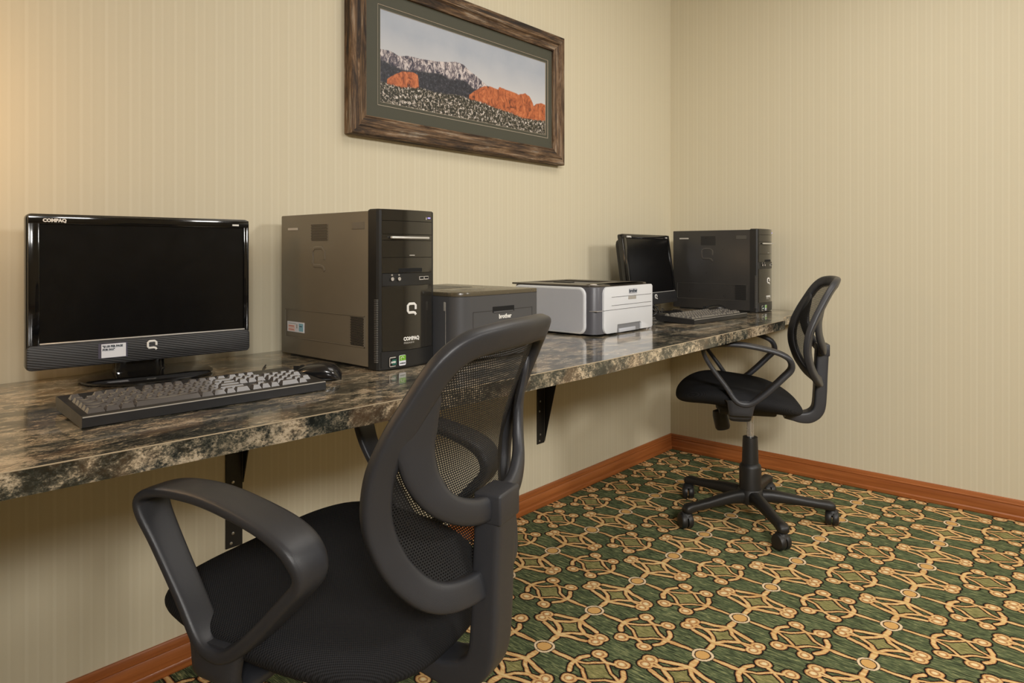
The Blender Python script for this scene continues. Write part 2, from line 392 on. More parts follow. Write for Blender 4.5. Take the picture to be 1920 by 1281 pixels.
class MB:
    def __init__(s):
        s.bm = bmesh.new(); s.uvl = None
    def _merge(s, b2, mtx=None):
        me = bpy.data.meshes.new('tmp'); b2.to_mesh(me); b2.free()
        if mtx is not None: me.transform(mtx)
        s.bm.from_mesh(me); bpy.data.meshes.remove(me)
    def box(s, x0, x1, y0, y1, z0, z1, bev=0., seg=2, mtx=None):
        b = bmesh.new(); bmesh.ops.create_cube(b, size=1)
        for v in b.verts:
            v.co = Vector((x0 + (v.co.x + .5) * (x1 - x0), y0 + (v.co.y + .5) * (y1 - y0), z0 + (v.co.z + .5) * (z1 - z0)))
        if bev: bmesh.ops.bevel(b, geom=b.edges[:], offset=bev, segments=seg, profile=.5, affect='EDGES')
        s._merge(b, mtx); return s
    def prism(s, outline, depth, mtx=None, bev=0., seg=2):
        """outline in xy, extruded 0..depth along z, then transformed"""
        b = bmesh.new(); vs = [b.verts.new((p[0], p[1], 0)) for p in outline]
        f = b.faces.new(vs); r = bmesh.ops.extrude_face_region(b, geom=[f])
        for v in r['geom']:
            if isinstance(v, bmesh.types.BMVert): v.co.z += depth
        bmesh.ops.recalc_face_normals(b, faces=b.faces)
        if bev:
            es = [e for e in b.edges if abs(e.verts[0].co.z - e.verts[1].co.z) < 1e-7 and e.verts[0].co.z > depth * .5]
            bmesh.ops.bevel(b, geom=es, offset=bev, segments=seg, profile=.5, affect='EDGES')
        s._merge(b, mtx); return s
    def sweep(s, path, U, V, a, b, closed=False, n=12, sq=2.6, cap=True):
        """section: superellipse with half sizes a along U and b along V at every path point"""
        bm = bmesh.new(); rings = []; L = len(path)
        g = lambda q, i: q[i] if isinstance(q, (list, tuple)) else q
        for i, p in enumerate(path):
            u, v = g(U, i), g(V, i); ai, bi = g(a, i), g(b, i); ring = []
            for k in range(n):
                t = 2 * PI * (k + .5) / n; c, d = math.cos(t), math.sin(t)
                cu = math.copysign(abs(c) ** (2 / sq), c); du = math.copysign(abs(d) ** (2 / sq), d)
                ring.append(bm.verts.new(Vector(p) + Vector(u) * ai * cu + Vector(v) * bi * du))
            rings.append(ring)
        for i in range(L if closed else L - 1):
            r0, r1 = rings[i], rings[(i + 1) % L]
            for k in range(n): bm.faces.new((r0[k], r0[(k + 1) % n], r1[(k + 1) % n], r1[k]))
        if not closed and cap:
            bm.faces.new(rings[0]); bm.faces.new(rings[-1][::-1])
        bmesh.ops.recalc_face_normals(bm, faces=bm.faces)
        s._merge(bm); return s
    def tube(s, pts, r, n=8, sub=5):
        path = catmull(pts, sub) if sub else [Vector(p) for p in pts]
        U, V = [], []; up = Vector((0, 0, 1))
        for i, p in enumerate(path):
            t = (path[min(i + 1, len(path) - 1)] - path[max(i - 1, 0)]).normalized()
            u = t.cross(up) if abs(t.dot(up)) < .95 else t.cross(Vector((0, 1, 0)))
            u.normalize(); U.append(u); V.append(u.cross(t).normalized())
        return s.sweep(path, U, V, r, r, n=n, sq=2)
    def lathe(s, prof, n=24, mtx=None):
        """profile (r, z) about z"""
        bm = bmesh.new(); rings = []
        for r, z in prof:
            rings.append([bm.verts.new((r * math.cos(2 * PI * k / n), r * math.sin(2 * PI * k / n), z)) for k in range(n)])
        for i in range(len(rings) - 1):
            for k in range(n): bm.faces.new((rings[i][k], rings[i][(k + 1) % n], rings[i + 1][(k + 1) % n], rings[i + 1][k]))
        bm.faces.new(rings[0][::-1]); bm.faces.new(rings[-1])
        bmesh.ops.recalc_face_normals(bm, faces=bm.faces)
        s._merge(bm, mtx); return s
    def build(s, name, mat, parent=None, smooth=None, loc=None, **props):
        me = bpy.data.meshes.new(name); s.bm.to_mesh(me); s.bm.free()
        me.materials.append(mat)
        o = bpy.data.objects.new(name, me); COL.objects.link(o)
        if parent: o.parent = parent
        if loc: o.location = loc
        if smooth is not False:
            for p in me.polygons: p.use_smooth = True
            me.set_sharp_from_angle(angle=math.radians(38 if smooth is None else smooth))
        for k, v in props.items(): o[k] = v
        return o

def thing(name, label, cat, loc=(0, 0, 0), rz=0., group=None):
    o = bpy.data.objects.new(name, None); o.empty_display_size = .1; COL.objects.link(o)
    o.location = loc; o.rotation_euler = (0, 0, rz); o['label'] = label; o['category'] = cat
    if group: o['group'] = group
    return o
def dup(o, parent=None):
    c = o.copy(); COL.objects.link(c)
    if parent: c.parent = parent
    for ch in [q for q in bpy.data.objects if q.parent == o]: dup(ch, c)
    return c

def basis(o, x, y, z=None):
    """matrix with columns x, y, x cross y and origin o"""
    x = Vector(x).normalized(); y = Vector(y).normalized(); z = x.cross(y)
    m = Matrix((x, y, z)).transposed().to_4x4(); m.translation = Vector(o); return m

def lettering(name, text, size, mtx, mat, parent, bold=0., sx=1., extrude=.0003, label=None, align='LEFT', space=1.):
    cu = bpy.data.curves.new('tmp_text', 'FONT'); cu.body = text; cu.size = size; cu.extrude = extrude
    cu.offset = bold; cu.align_x = align; cu.resolution_u = 2; cu.space_character = space
    o = bpy.data.objects.new('tmp_text', cu)
    me = bpy.data.meshes.new_from_object(o)
    bpy.data.objects.remove(o); bpy.data.curves.remove(cu)
    me.transform(mtx @ Matrix.Diagonal((sx, 1, 1, 1)))
    me.name = name; me.materials.clear(); me.materials.append(mat)
    q = bpy.data.objects.new(name, me); COL.objects.link(q); q.parent = parent
    if label: q['label'] = label
    return q

def q_logo(sz, th, depth, mtx):
    """squared letter-like emblem: open square ring with a tail, sz high"""
    m = MB(); w = sz * .86; h = sz * .74
    pts = [(w, h * .34), (w, h * .8), (w * .8, h), (w * .2, h), (0, h * .8), (0, h * .2), (w * .12, 0), (w * .7, 0), (w * .9, -h * .06), (w * 1.02, -h * .28)]
    P = [Vector((x, y + sz * .2, 0)) for x, y in pts]; V = []
    for i in range(len(P)):
        t = (P[min(i + 1, len(P) - 1)] - P[max(i - 1, 0)]).normalized(); V.append(Vector((-t.y, t.x, 0)))
    m.sweep(P, V, Vector((0, 0, 1)), th / 2, depth, n=8, sq=4)
    m.bm.transform(mtx)
    return m

# ------------------------------------------------------------------ the room
RX0, RY0, H = -4.9, -4.6, 2.5
def struct(o, **k):
    o['kind'] = 'structure'
    for a, b in k.items(): o[a] = b
    return o
struct(MB().box(RX0, 0, RY0, 0, -.05, 0).build('floor', M['carpet'], smooth=False))
struct(MB().box(RX0, 0, RY0, 0, H, H + .05).build('ceiling', M['ceiling'], smooth=False))
struct(MB().box(RX0, .1, 0, .1, -.05, H).build('wall_back', M['wall'], smooth=False))
struct(MB().box(0, .1, RY0, 0, -.05, H).build('wall_right', M['wall'], smooth=False))
struct(MB().box(RX0 - .1, RX0, RY0, .1, -.05, H).build('wall_left', M['wall'], smooth=False))
struct(MB().box(RX0 - .1, .1, RY0 - .1, RY0, -.05, H).build('wall_front', M['wall'], smooth=False))
prof = [(0, 0), (.016, 0), (.018, .004), (.018, .015), (.0145, .0175), (.013, .020), (.0135, .03), (.0125, .044), (.0105, .054), (.0095, .056), (.0115, .0585), (.0115, .0615), (.0085, .064), (.0075, .074), (.0055, .078), (0, .078)]
def base_run(name, a, b, inward, mat):
    """skirting extruded between wall points a and b, mitred at the inner corners"""
    bm = bmesh.new(); d = (Vector(b) - Vector(a)).normalized(); n = Vector(inward); r = []
    for p, s in ((a, 1), (b, -1)):
        r.append([bm.verts.new(Vector(p) + n * q[0] + d * s * q[0] + Vector((0, 0, q[1]))) for q in prof])
    N = len(prof)
    for i in range(N): bm.faces.new((r[0][i], r[0][(i + 1) % N], r[1][(i + 1) % N], r[1][i]))
    bm.faces.new(r[0]); bm.faces.new(r[1][::-1]); bmesh.ops.recalc_face_normals(bm, faces=bm.faces)
    m = MB(); m.bm.free(); m.bm = bm
    return struct(m.build(name, mat, smooth=25))
base_run('baseboard_back', (RX0, 0, 0), (0, 0, 0), (0, -1, 0), M['base_x'])
base_run('baseboard_right', (0, 0, 0), (0, RY0, 0), (-1, 0, 0), M['base_y'])
base_run('baseboard_left', (RX0, RY0, 0), (RX0, 0, 0), (1, 0, 0), M['base_y'])
base_run('baseboard_front', (0, RY0, 0), (RX0, RY0, 0), (0, 1, 0), M['base_x'])

# ------------------------------------------------------------------ worktop on brackets
DZ = .76
top = thing('worktop', 'long mottled brown granite-look laminate worktop fixed along the wall', 'worktop', (0, 0, DZ))
front = [(-4.3, -.66), (-3.06, -.703), (-2.71, -.730), (-2.125, -.770), (-1.80, -.783), (-.49, -.7675), (-.44, -.742), (-.35, -.716), (-.001, -.705)]
out = [(-.001, -.001), (-4.3, -.001)] + front
MB().prism(out, .035, Matrix.Translation((0, 0, -.0355))).build('top', M['laminate'], top, smooth=False)
es = MB()
for i in range(len(front) - 1):
    a, b = front[i], front[i + 1]
    es.tube([(a[0], a[1], -.0007), (b[0], b[1], -.0007)], .0011, 6, 0)
es.build('edge_seam', plain('pale_edge_seam', (176, 160, 134), .35), top, label='thin pale seam along the front edge')
def bracket(name, x, label, kink, y1):
    t = thing(name, label, 'bracket', (x, 0, .255), 0, 'black steel brackets under the worktop')
    hz = DZ - .0355 - .255
    MB().box(0, .046, -.004, -.0005, 0, hz, .0006, 1).build('wall_plate', M['bracket'], t)
    MB().box(0, .046, -.40, -.004, hz - .004, hz, .0006, 1).build('support_arm', M['bracket'], t)
    pl = [(0, kink), (y1, hz - .12), (y1 * 1.5 - .05, hz), (0, hz)]
    MB().prism([(-p[0], p[1]) for p in pl], .003, basis((.046, -.004, 0), (0, 1, 0), (0, 0, 1)) @ Matrix.Identity(4)).build('gusset', M['bracket'], t)
    for zz in (.012, .037, .132, .172):
        MB().lathe([(.0042, 0), (.0040, .0012), (.002, .002)], 12, basis((.014 if zz in (.012, .132) else .019, -.004, zz), (1, 0, 0), (0, 0, 1)) @ Matrix.Rotation(PI, 4, 'X') @ Matrix.Rotation(PI, 4, 'X')).build('screw', M['screw'], t)
    return t
bracket('shelf_bracket', -2.416, 'black steel bracket under the worktop, partly behind the near armrest', .165, .055)
bracket('shelf_bracket', -1.119, 'black steel bracket under the worktop right of the near chair back', .004, .085)

# ------------------------------------------------------------------ framed picture
PX0, PX1, PZ0, PZ1 = -2.045, -.978, 1.392, 1.920
pic = thing('framed_picture', 'large framed mountain and red rock landscape print in weathered wood on the wall', 'picture', ((PX0 + PX1) / 2, 0, PZ0))
ox = (PX0 + PX1) / 2
fp = [(0, .002), (0, .034), (.004, .038), (.024, .040), (.028, .042), (.033, .040), (.038, .033), (.056, .026), (.060, .028), (.0635, .026), (.0635, .010), (.03, .002)]
def rail(a, b, inn, mat):
    bm = bmesh.new(); d = (Vector(b) - Vector(a)).normalized(); n = Vector(inn); r = []
    for p, s in ((a, 1), (b, -1)):
        r.append([bm.verts.new(Vector(p) + n * q[0] + d * s * q[0] + Vector((0, -q[1], 0))) for q in fp])
    N = len(fp)
    for i in range(N): bm.faces.new((r[0][i], r[0][(i + 1) % N], r[1][(i + 1) % N], r[1][i]))
    bm.faces.new(r[0]); bm.faces.new(r[1][::-1]); bmesh.ops.recalc_face_normals(bm, faces=bm.faces)
    m = MB(); m.bm.free(); m.bm = bm
    return m.build('frame_rail', mat, pic, smooth=20)
hw, hh = (PX1 - PX0) / 2, PZ1 - PZ0
rail((-hw, 0, 0), (hw, 0, 0), (0, 0, 1), M['barn_x']); rail((hw, 0, hh), (-hw, 0, hh), (0, 0, -1), M['barn_x'])
rail((-hw, 0, hh), (-hw, 0, 0), (1, 0, 0), M['barn_z']); rail((hw, 0, 0), (hw, 0, hh), (-1, 0, 0), M['barn_z'])
wx0, wx1, wz0, wz1 = -1.919 - ox, -1.077 - ox, 1.508 - PZ0, 1.803 - PZ0
def matboard(name, mat, x0, x1, z0, z1, X0, X1, Z0, Z1, y, th):
    m = MB()
    m.box(X0, X1, y - th, y, Z0, z0); m.box(X0, X1, y - th, y, z1, Z1); m.box(X0, x0, y - th, y, z0, z1); m.box(x1, X1, y - th, y, z0, z1)
    return m.build(name, mat, pic, smooth=False)
matboard('mat_board', M['mat'], wx0 - .012, wx1 + .012, wz0 - .012, wz1 + .012, -hw + .05, hw - .05, .05, hh - .05, -.014, .003)
matboard('mat_bevel', M['mat_edge'], wx0 - .0105, wx1 + .0105, wz0 - .0105, wz1 + .0105, wx0 - .0125, wx1 + .0125, wz0 - .0125, wz1 + .0125, -.0135, .0025)
matboard('inner_mat', M['mat'], wx0, wx1, wz0, wz1, wx0 - .02, wx1 + .02, wz0 - .02, wz1 + .02, -.012, .002)
matboard('inner_bevel', M['mat_edge'], wx0 + .0008, wx1 - .0008, wz0 + .0008, wz1 - .0008, wx0 - .001, wx1 + .001, wz0 - .001, wz1 + .001, -.0115, .002)
MB().box(wx0 - .01, wx1 + .01, -.0115, -.010, wz0 - .01, wz1 + .01).build('print', mat_art(-1.919, -1.077, 1.508, 1.803), pic, smooth=False, label='landscape print of a snowy peak above orange rocks')
MB().box(-hw + .03, hw - .03, -.008, -.0005, .03, hh - .03).build('backing_board', M['mat_edge'], pic, smooth=False)

# ------------------------------------------------------------------ desktop computer towers
def ybend(x, W=.175, b=.016):   # bulge of the front face
    return -b * (1 - (2 * x / W) ** 2)
def make_tower(loc, label, near=True):
    t = thing('computer_tower', label, 'computer', loc, 0, 'desktop computer towers')
    W, D, Hh = .178, .415, .372; hx = W / 2
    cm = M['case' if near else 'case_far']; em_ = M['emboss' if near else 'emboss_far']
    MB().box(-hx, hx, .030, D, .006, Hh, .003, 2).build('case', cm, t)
    MB().box(-hx + .01, hx - .01, .02, D - .03, 0, .0065).build('foot_plate', M['satin'], t, smooth=False)
    # front bezel: rounded in plan, standing a little proud
    def outline(hx2, y_back, b, y0=0.):
        o = [(hx2, y_back)]
        o += [(hx2 - .002, .004 + y0)]
        for i in range(11):
            x = hx2 - .006 - (2 * hx2 - .012) * i / 10; o.append((x, y0 - b * (1 - (x / hx2) ** 2)))
        o += [(-hx2 + .002, .004 + y0), (-hx2, y_back)]
        return o
    def slab(name, mat, z0, z1, hx2=hx, b=.014, y0=0., yb=.032, bev=.0008, **k):
        return MB().prism(outline(hx2, yb, b, y0), z1 - z0, Matrix.Translation((0, 0, z0)), bev, 1).build(name, mat, t, smooth=30, **k)
    slab('bezel', M['satin'], .002, .376, hx + .001, .011, .003, .034, .003)
    fh = hx - .007
    slab('top_cover', M['bezel'], .3495, .375, fh, .014)
    slab('drive_door', M['bezel'], .318, .3488, fh, .014, label='upper optical drive door')
    slab('drive_strip', M['bezel'], .3035, .3173, fh, .013)
    slab('drive_door', M['bezel'], .2635, .3028, fh, .014)
    slab('card_reader_door', M['bezel'], .2265, .2628, fh, .014)
    slab('reader_slot', M['hole'], .2275, .2375, fh - .010, .0148, -.0002)
    slab('port_strip', M['satin'], .1965, .2258, fh, .013)
    slab('front_panel', M['bezel'], .0445, .1958, fh, .0145)
    slab('bottom_panel', M['satin'], .006, .0438, fh + .003, .0125)
    fy = lambda x: -.0146 * (1 - (x / fh) ** 2)
    MB().box(-.062, .056, fy(.0) - .0035, fy(0) + .004, .3065, .3125, .0025, 2).build('drive_button', M['silver'], t)
    def onf(x, z, k=0.): return basis((x, fy(x + .004) - .0006 - k, z), (1, 0, 0), (0, 0, 1))
    q_logo(.028, .0062, .0012, basis((-.012, fy(.0) - .0008, .126), (1, 0, 0), (0, 0, 1))).build('emblem', M['print'], t, label='pale squared emblem on the front panel')
    lettering('lettering', 'COMPAQ', .0118, onf(-.024, .066), M['print'], t, .0006, .95)
    lettering('lettering', 'PRESARIO', .0056, onf(-.023, .0585), M['dim_print'], t, .0002, 1., space=1.35)
    MB().box(-.006, .010, fy(0) - .0006, fy(0) + .002, .2665, .2690).build('drive_mark', M['dim_print'], t, smooth=False)
    # ports
    for k, x in enumerate((-.054, -.036)):
        MB().lathe([(.0042, 0), (.0042, .0015), (.0022, .0016), (.0022, .0005)], 14, onf(x, .2125)).build('audio_port', M['label'], t)
        MB().box(x - .0018, x + .0018, fy(x) - .001, fy(x) + .001, .2200, .2235).build('port_icon', M['dim_print'], t, smooth=False)
    for x in (.034, .052):
        m = MB(); y = fy(x) - .0008
        m.box(x - .0072, x + .0072, y, y + .004, .2080, .2165, .0006, 1)
        m.build('usb_port', M['label'], t)
        MB().box(x - .0058, x + .0058, y - .0004, y + .002, .2105, .2153).build('port_opening', M['hole'], t, smooth=False)
    # chip stickers on the bottom panel
    def sticker(x, z, w, h, base, **k):
        return MB().prism(rot_rect(w, h, .003, 3), .0007, basis((x, fy(x) + .0005, z), (1, 0, 0), (0, 0, 1))).build('sticker', base, t, **k)
    s1 = sticker(-.051, .019, .0215, .0225, M['label'], label='small dark and teal chip sticker')
    MB().box(-.0600, -.0425, fy(-.051) - .0012, fy(-.051), .0100, .0280).build('sticker_face', M['hole'], s1, smooth=False)
    MB().box(-.0550, -.0425, fy(-.051) - .0016, fy(-.051), .0120, .0245).build('sticker_face', M['teal'], s1, smooth=False)
    lettering('lettering', 'AMD', .0062, basis((-.0592, fy(-.05) - .002, .0165), (1, 0, 0), (0, 0, 1)), M['print'], s1, .0003, 1.05)
    s2 = sticker(-.0265, .0205, .0205, .0245, M['paper'], label='small green and white chip sticker')
    MB().box(-.0355, -.0172, fy(-.026) - .0012, fy(-.026), .0200, .0318).build('sticker_face', M['green'], s2, smooth=False)
    m = MB(); cx, cz, yy = -.0262, .0258, fy(-.026) - .0017
    sp = [(cx + (.0014 + .0010 * a) * math.cos(a) * 1.35, yy, cz + (.0014 + .0007 * a) * math.sin(a)) for a in [i * .5 for i in range(9)]]
    m.tube(sp, .0007, 6, 2); m.build('sticker_mark', M['print'], s2)
    lettering('lettering', 'NVIDIA', .0042, basis((-.0352, fy(-.026) - .0016, .0125), (1, 0, 0), (0, 0, 1)), M['ink'], s2, .0001, 1.2)
    MB().box(.0585, .0675, fy(.062) - .0012, fy(.062) + .001, .3575, .3600, .0006, 1).build('power_light', M['led'], t, label='small glowing violet-blue light')
    MB().box(.0500, .0525, fy(.05) - .0012, fy(.05) + .001, .3540, .3600).build('activity_light', M['label'], t, smooth=False)
    # ribbed grille along the left front corner
    m = MB()
    for i in range(36):
        z = .020 + i * .0041
        m.box(-hx - .0016, -hx + .005, .003 + .014 * (1 - i / 36.) * 0, .0115, z, z + .0021, 0, 1, Matrix.Translation((0, 0, 0)))
    m.build('side_grille', M['grille'], t, smooth=False, kind='stuff')
    # left side panel details (faces -x)
    px = -hx - .0006
    def L(y, z, k=0.): return basis((px - k, y, z), (0, -1, 0), (0, 0, 1))   # local x runs towards the front
    def P(name, mat, y0, y1, z0, z1, th=.0006, **k):
        return MB().box(px - th, px + .001, y0, y1, z0, z1).build(name, mat, t, smooth=False, **k)
    P('label_plate', M['label'], .333, .380, .3325, .3385)
    P('label_plate', em_, .050, .098, .330, .3465)
    # upper vent and emblem
    P('vent_field', cm, .196, .268, .303, .345, .0002)
    m = MB()
    for i in range(16):
        for j in range(12):
            y = .1985 + i * .0045 + (j % 2) * .0022; z = .3045 + j * .0035
            m.box(px - .0009, px + .0005, y, y + .0022, z, z + .0017)
    m.build('vent_hole', M['hole'], t, smooth=False, kind='stuff')
    em = q_logo(.062, .0085, .0012, L(.266, .228)); em.build('emblem', em_, t, label='large embossed squared emblem on the side')
    # recessed lower window with its pierced corner
    m = MB()
    for (a, b, c, d) in ((.048, .392, .123, .1245), (.048, .392, .050, .0518), (.048, .0495, .050, .1245), (.3905, .392, .050, .1245)):
        m.box(px - .0010, px + .001, a, b, c, d)
    m.build('window_frame', em_, t, smooth=False)
    m = MB()
    for i in range(12):
        for j in range(22):
            y = .0525 + i * .0042 + (j % 2) * .0021; z = .054 + j * .0031
            m.box(px - .0009, px + .0005, y, y + .0024, z, z + .0016)
    m.build('vent_hole', M['hole'], t, smooth=False, kind='stuff')
    if near:
        st = MB().box(px - .0008, px + .001, .303, .382, .065, .0915).build('sticker', M['paper'], t, smooth=False, label='white warning sticker with red and blue print')
        k = px - .0012
        for (a, b, c, d, mm) in ((.345, .377, .0745, .0830, 'ink_pink'), (.345, .377, .0665, .0735, 'ink_pink'), (.349, .374, .0795, .0812, 'ink_red'), (.349, .374, .0705, .0722, 'ink_red'), (.306, .326, .068, .0885, 'ink_blue'), (.333, .338, .075, .086, 'dim_print'), (.340, .376, .0862, .0875, 'dim_print'), (.311, .323, .080, .082, 'ink')):
            MB().box(k - (.0003 if mm in ('ink_red', 'ink') else 0), px, a, b, c, d).build('printed_block', M[mm], st, smooth=False)
    return t
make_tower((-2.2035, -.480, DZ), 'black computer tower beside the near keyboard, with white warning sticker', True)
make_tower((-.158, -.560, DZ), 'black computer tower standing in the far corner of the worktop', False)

# ------------------------------------------------------------------ monitors
def make_monitor(loc, rz, tilt, label):
    t = thing('monitor', label, 'monitor', loc, rz, 'black flat monitors')
    W, Hh, z0 = .450, .318, .036
    R = Matrix.Translation((0, 0, z0)) @ Matrix.Rotation(-tilt, 4, 'X') @ Matrix.Translation((0, 0, -z0))
    def B(name, m, mat, **k):
        m.bm.transform(R); return m.build(name, mat, t, **k)
    face = lambda x, y, z: basis((x, y, z), (1, 0, 0), (0, 0, 1))    # extrudes towards -y
    m = MB().prism(rot_rect(W, Hh, .010, 4), .022, face(0, .022, z0 + Hh / 2), .003, 2)
    B('housing', m, M['gloss'])
    m = MB().prism(rot_rect(W - .05, Hh - .05, .03, 5), .030, face(0, .050, z0 + Hh / 2 + .006), .0)
    B('back_cover', m, M['satin'])
    # bezel around the screen
    sx0, sx1, sz0, sz1 = -.202, .210, z0 + .056, z0 + Hh - .021
    m = MB()
    m.box(-W / 2 + .003, W / 2 - .003, -.006, .004, sz1, z0 + Hh - .003, .0022, 2)
    m.box(-W / 2 + .003, sx0, -.006, .004, z0 + .050, sz1 + .003, .0022, 2)
    m.box(sx1, W / 2 - .003, -.006, .004, z0 + .050, sz1 + .003, .0022, 2)
    B('bezel', m, M['gloss'])
    B('screen', MB().box(sx0 - .001, sx1 + .001, -.0015, .003, sz0 - .002, sz1 + .001), M['screen'], smooth=False)
    B('screen_trim', MB().box(sx0, sx1 + .002, -.0062, .0, sz0 - .004, sz0 - .0012, .0006, 1), M['silver'], label='thin silver line below the screen')
    m = MB().prism(rot_rect(W - .002, .051, .009, 4), .013, face(0, .006, z0 + .0262), .003, 2)
    B('lower_bezel', m, M['ribbed'])
    lg = q_logo(.020, .0045, .0012, basis((-.003, -.0078, z0 + .024), (1, 0, 0), (0, 0, 1))); B('emblem', lg, M['print'])
    o = lettering('lettering', 'COMPAQ', .0095, R @ basis((-.197, -.0066, z0 + Hh - .0165), (1, 0, 0), (0, 0, 1)), M['print'], t, .0005, 1.0)
    B('badge', MB().box(.182, .197, -.0072, 0, z0 + Hh - .0165, z0 + Hh - .0125), M['print'], smooth=False)
    # taped paper note
    note = MB().box(-.0935, -.0470, -.0098, -.0072, z0 + .0150, z0 + .0440); tp = MB().box(-.0990, -.0435, -.0084, -.0070, z0 + .0135, z0 + .0455)
    n = B('paper_note', note, M['paper'], smooth=False, label='white paper note taped to the lower bezel')
    B('tape', tp, M['tape'], smooth=False)
    n2 = basis((-.0915, -.0101, z0 + .0368), (1, 0, 0), (0, 0, 1)); n3 = basis((-.0915, -.0101, z0 + .0300), (1, 0, 0), (0, 0, 1))
    a = lettering('note_text', '"$1.00 PER PAGE', .0062, R @ n2, M['ink'], n, .00025, .86)
    b = lettering('note_text', 'FOR FAX"', .0062, R @ n3, M['ink'], n, .00025, .86)
    # stand
    nk = catmull([(-.010, .036, .010), (-.010, .035, .03), (-.010, .032, .06), (-.010, .032, .11)], 4)
    m = MB().sweep(nk, Vector((1, 0, 0)), Vector((0, 1, 0)), [.056, .053] + [.051] * 11, .020, n=16, sq=5)
    m.build('stand_neck', M['gloss'], t)
    m = MB().lathe([(.001, 0), (.1, 0), (.104, .002), (.104, .006), (.100, .009), (.06, .012), (.001, .013)], 40, Matrix.Translation((0, .0, 0)) @ Matrix.Diagonal((1.28, 1.15, 1, 1)))
    m.build('stand_base', M['gloss'], t)
    B('neck_bracket', MB().box(-.04, .04, .030, .056, z0 + .03, z0 + .09, .004, 2), M['satin'])
    return t
a = math.radians(-6.5); MW = .222
m1 = make_monitor((-2.883 + MW * math.cos(a), -.121 + MW * math.sin(a) + .004, DZ), a, .0, 'black widescreen monitor left of the near tower, dark screen')
a = math.radians(3)
m2 = make_monitor((-.752 + MW * math.cos(a), -.218 + MW * math.sin(a), DZ), a, math.radians(8), 'black tilted monitor between the white printer and the corner tower')

# ------------------------------------------------------------------ keyboards
def key_mesh(w, d, h=.0074):
    b = bmesh.new(); e = .0034; e2 = .0058
    lo = [(-w / 2, -d / 2), (w / 2, -d / 2), (w / 2, d / 2), (-w / 2, d / 2)]
    hi = [(-w / 2 + e, -d / 2 + e2), (w / 2 - e, -d / 2 + e2), (w / 2 - e, d / 2 - e), (-w / 2 + e, d / 2 - e)]
    v0 = [b.verts.new((x, y, 0)) for x, y in lo]; v1 = [b.verts.new((x, y, h)) for x, y in hi]
    c = b.verts.new((0, .001, h - .0016))
    for i in range(4):
        b.faces.new((v0[i], v0[(i + 1) % 4], v1[(i + 1) % 4], v1[i])); b.faces.new((v1[i], v1[(i + 1) % 4], c))
    me = bpy.data.meshes.new('key'); b.to_mesh(me); b.free(); me.materials.append(M['key']); return me
KU, KD = .0178, .0186
def key_layout():
    K = []
    rows = [[1] * 13 + [2], [1.5] + [1] * 12 + [1.5], [1.75] + [1] * 11 + [2.25], [2.25] + [1] * 10 + [2.75], [1.5, 1, 1.25, 6, 1.25, 1, 1, 1.5 + .5 - .0]]
    rows[4] = [1.5, 1.25, 1.25, 6, 1.25, 1.25, 1, 1.5]
    for r, row in enumerate(rows):
        x = 0
        for w in row: K.append((x + w / 2, 4 - r, w, 1)); x += w
    for x in [0] + [2 + i for i in range(4)] + [6.5 + i for i in range(4)] + [11 + i for i in range(4)]: K.append((x + .5, 5.35, 1, .8))
    for i in range(3):
        K.append((15.25 + i + .5, 4, 1, 1)); K.append((15.25 + i + .5, 3, 1, 1)); K.append((15.25 + i + .5, 5.35, 1, .8)); K.append((15.25 + i + .5, 0, 1, 1))
    K.append((16.75, 1, 1, 1))
    nx = 18.5
    for r in range(5):
        for i in range(4):
            if i == 3 and r in (2, 4): continue
            if r == 4 and i == 1: continue
            K.append((nx + i + (.5 if not (r == 4 and i == 0) else 1), 4 - r, 2 if (r == 4 and i == 0) else 1, 1))
    return K
def make_keyboard(loc, rz, label, pieces, cable):
    t = thing('keyboard', label, 'keyboard', loc, rz, 'black computer keyboards')
    Wk, Dk = .425, .172
    side = [(0, .0015), (.004, 0), (Dk - .01, .004), (Dk, .012), (Dk, .024), (Dk - .006, .0265), (.014, .0195), (.004, .0185), (0, .0165)]
    MB().prism(side, Wk, basis((0, 0, 0), (0, 1, 0), (0, 0, 1)), 0).build('housing', M['kb'], t, smooth=30)
    MB().tube([(.001, .0006, .0172), (Wk - .001, .0006, .0172)], .0011, 6, 0).build('front_trim', M['dim_print'], t)
    for x in (.03, Wk - .05):
        MB().box(x, x + .02, Dk - .03, Dk - .02, 0, .006).build('foot', M['kb'], t, smooth=False)
    sl = math.atan2(.007, Dk - .02)
    cache = {}; allm = MB()
    for (kx, ky, kw, kd) in key_layout():
        key = (kw, kd)
        if key not in cache: cache[key] = key_mesh(kw * KU - .0012, kd * KD - .0010)
        x = .0105 + kx * KU; y = .0235 + ky * (KD + .0012); z = .0193 + (y - .014) * math.tan(sl) 
        if pieces:
            o = bpy.data.objects.new('key', cache[key]); COL.objects.link(o); o.parent = t
            o.location = (x, y, z); o.rotation_euler = (sl, 0, 0)
        else:
            me = cache[key].copy(); me.transform(Matrix.Translation((x, y, z)) @ Matrix.Rotation(sl, 4, 'X')); allm.bm.from_mesh(me); bpy.data.meshes.remove(me)
    if pieces: allm.bm.free()
    else: allm.build('keys', M['key'], t, smooth=False, kind='stuff')
    m = MB().tube(cable, .0019, 8, 6); m.build('cable', M['kb'], t)
    return t
make_keyboard((-2.916, -.541, DZ), math.radians(-4.0), 'black keyboard in front of the near monitor', True,
              [(.30, .170, .0075), (.305, .185, .005), (.33, .205, .0025), (.37, .215, .0022), (.42, .25, .0022), (.44, .31, .0022), (.47, .36, .0022)])
make_keyboard((-.885, -.571, DZ), math.radians(-4.0), 'black keyboard beside the corner tower', False,
              [(.10, .160, .014), (.09, .19, .010), (.12, .22, .04), (.16, .235, .028), (.14, .27, .010), (.12, .31, .004), (.10, .36, .0025)])

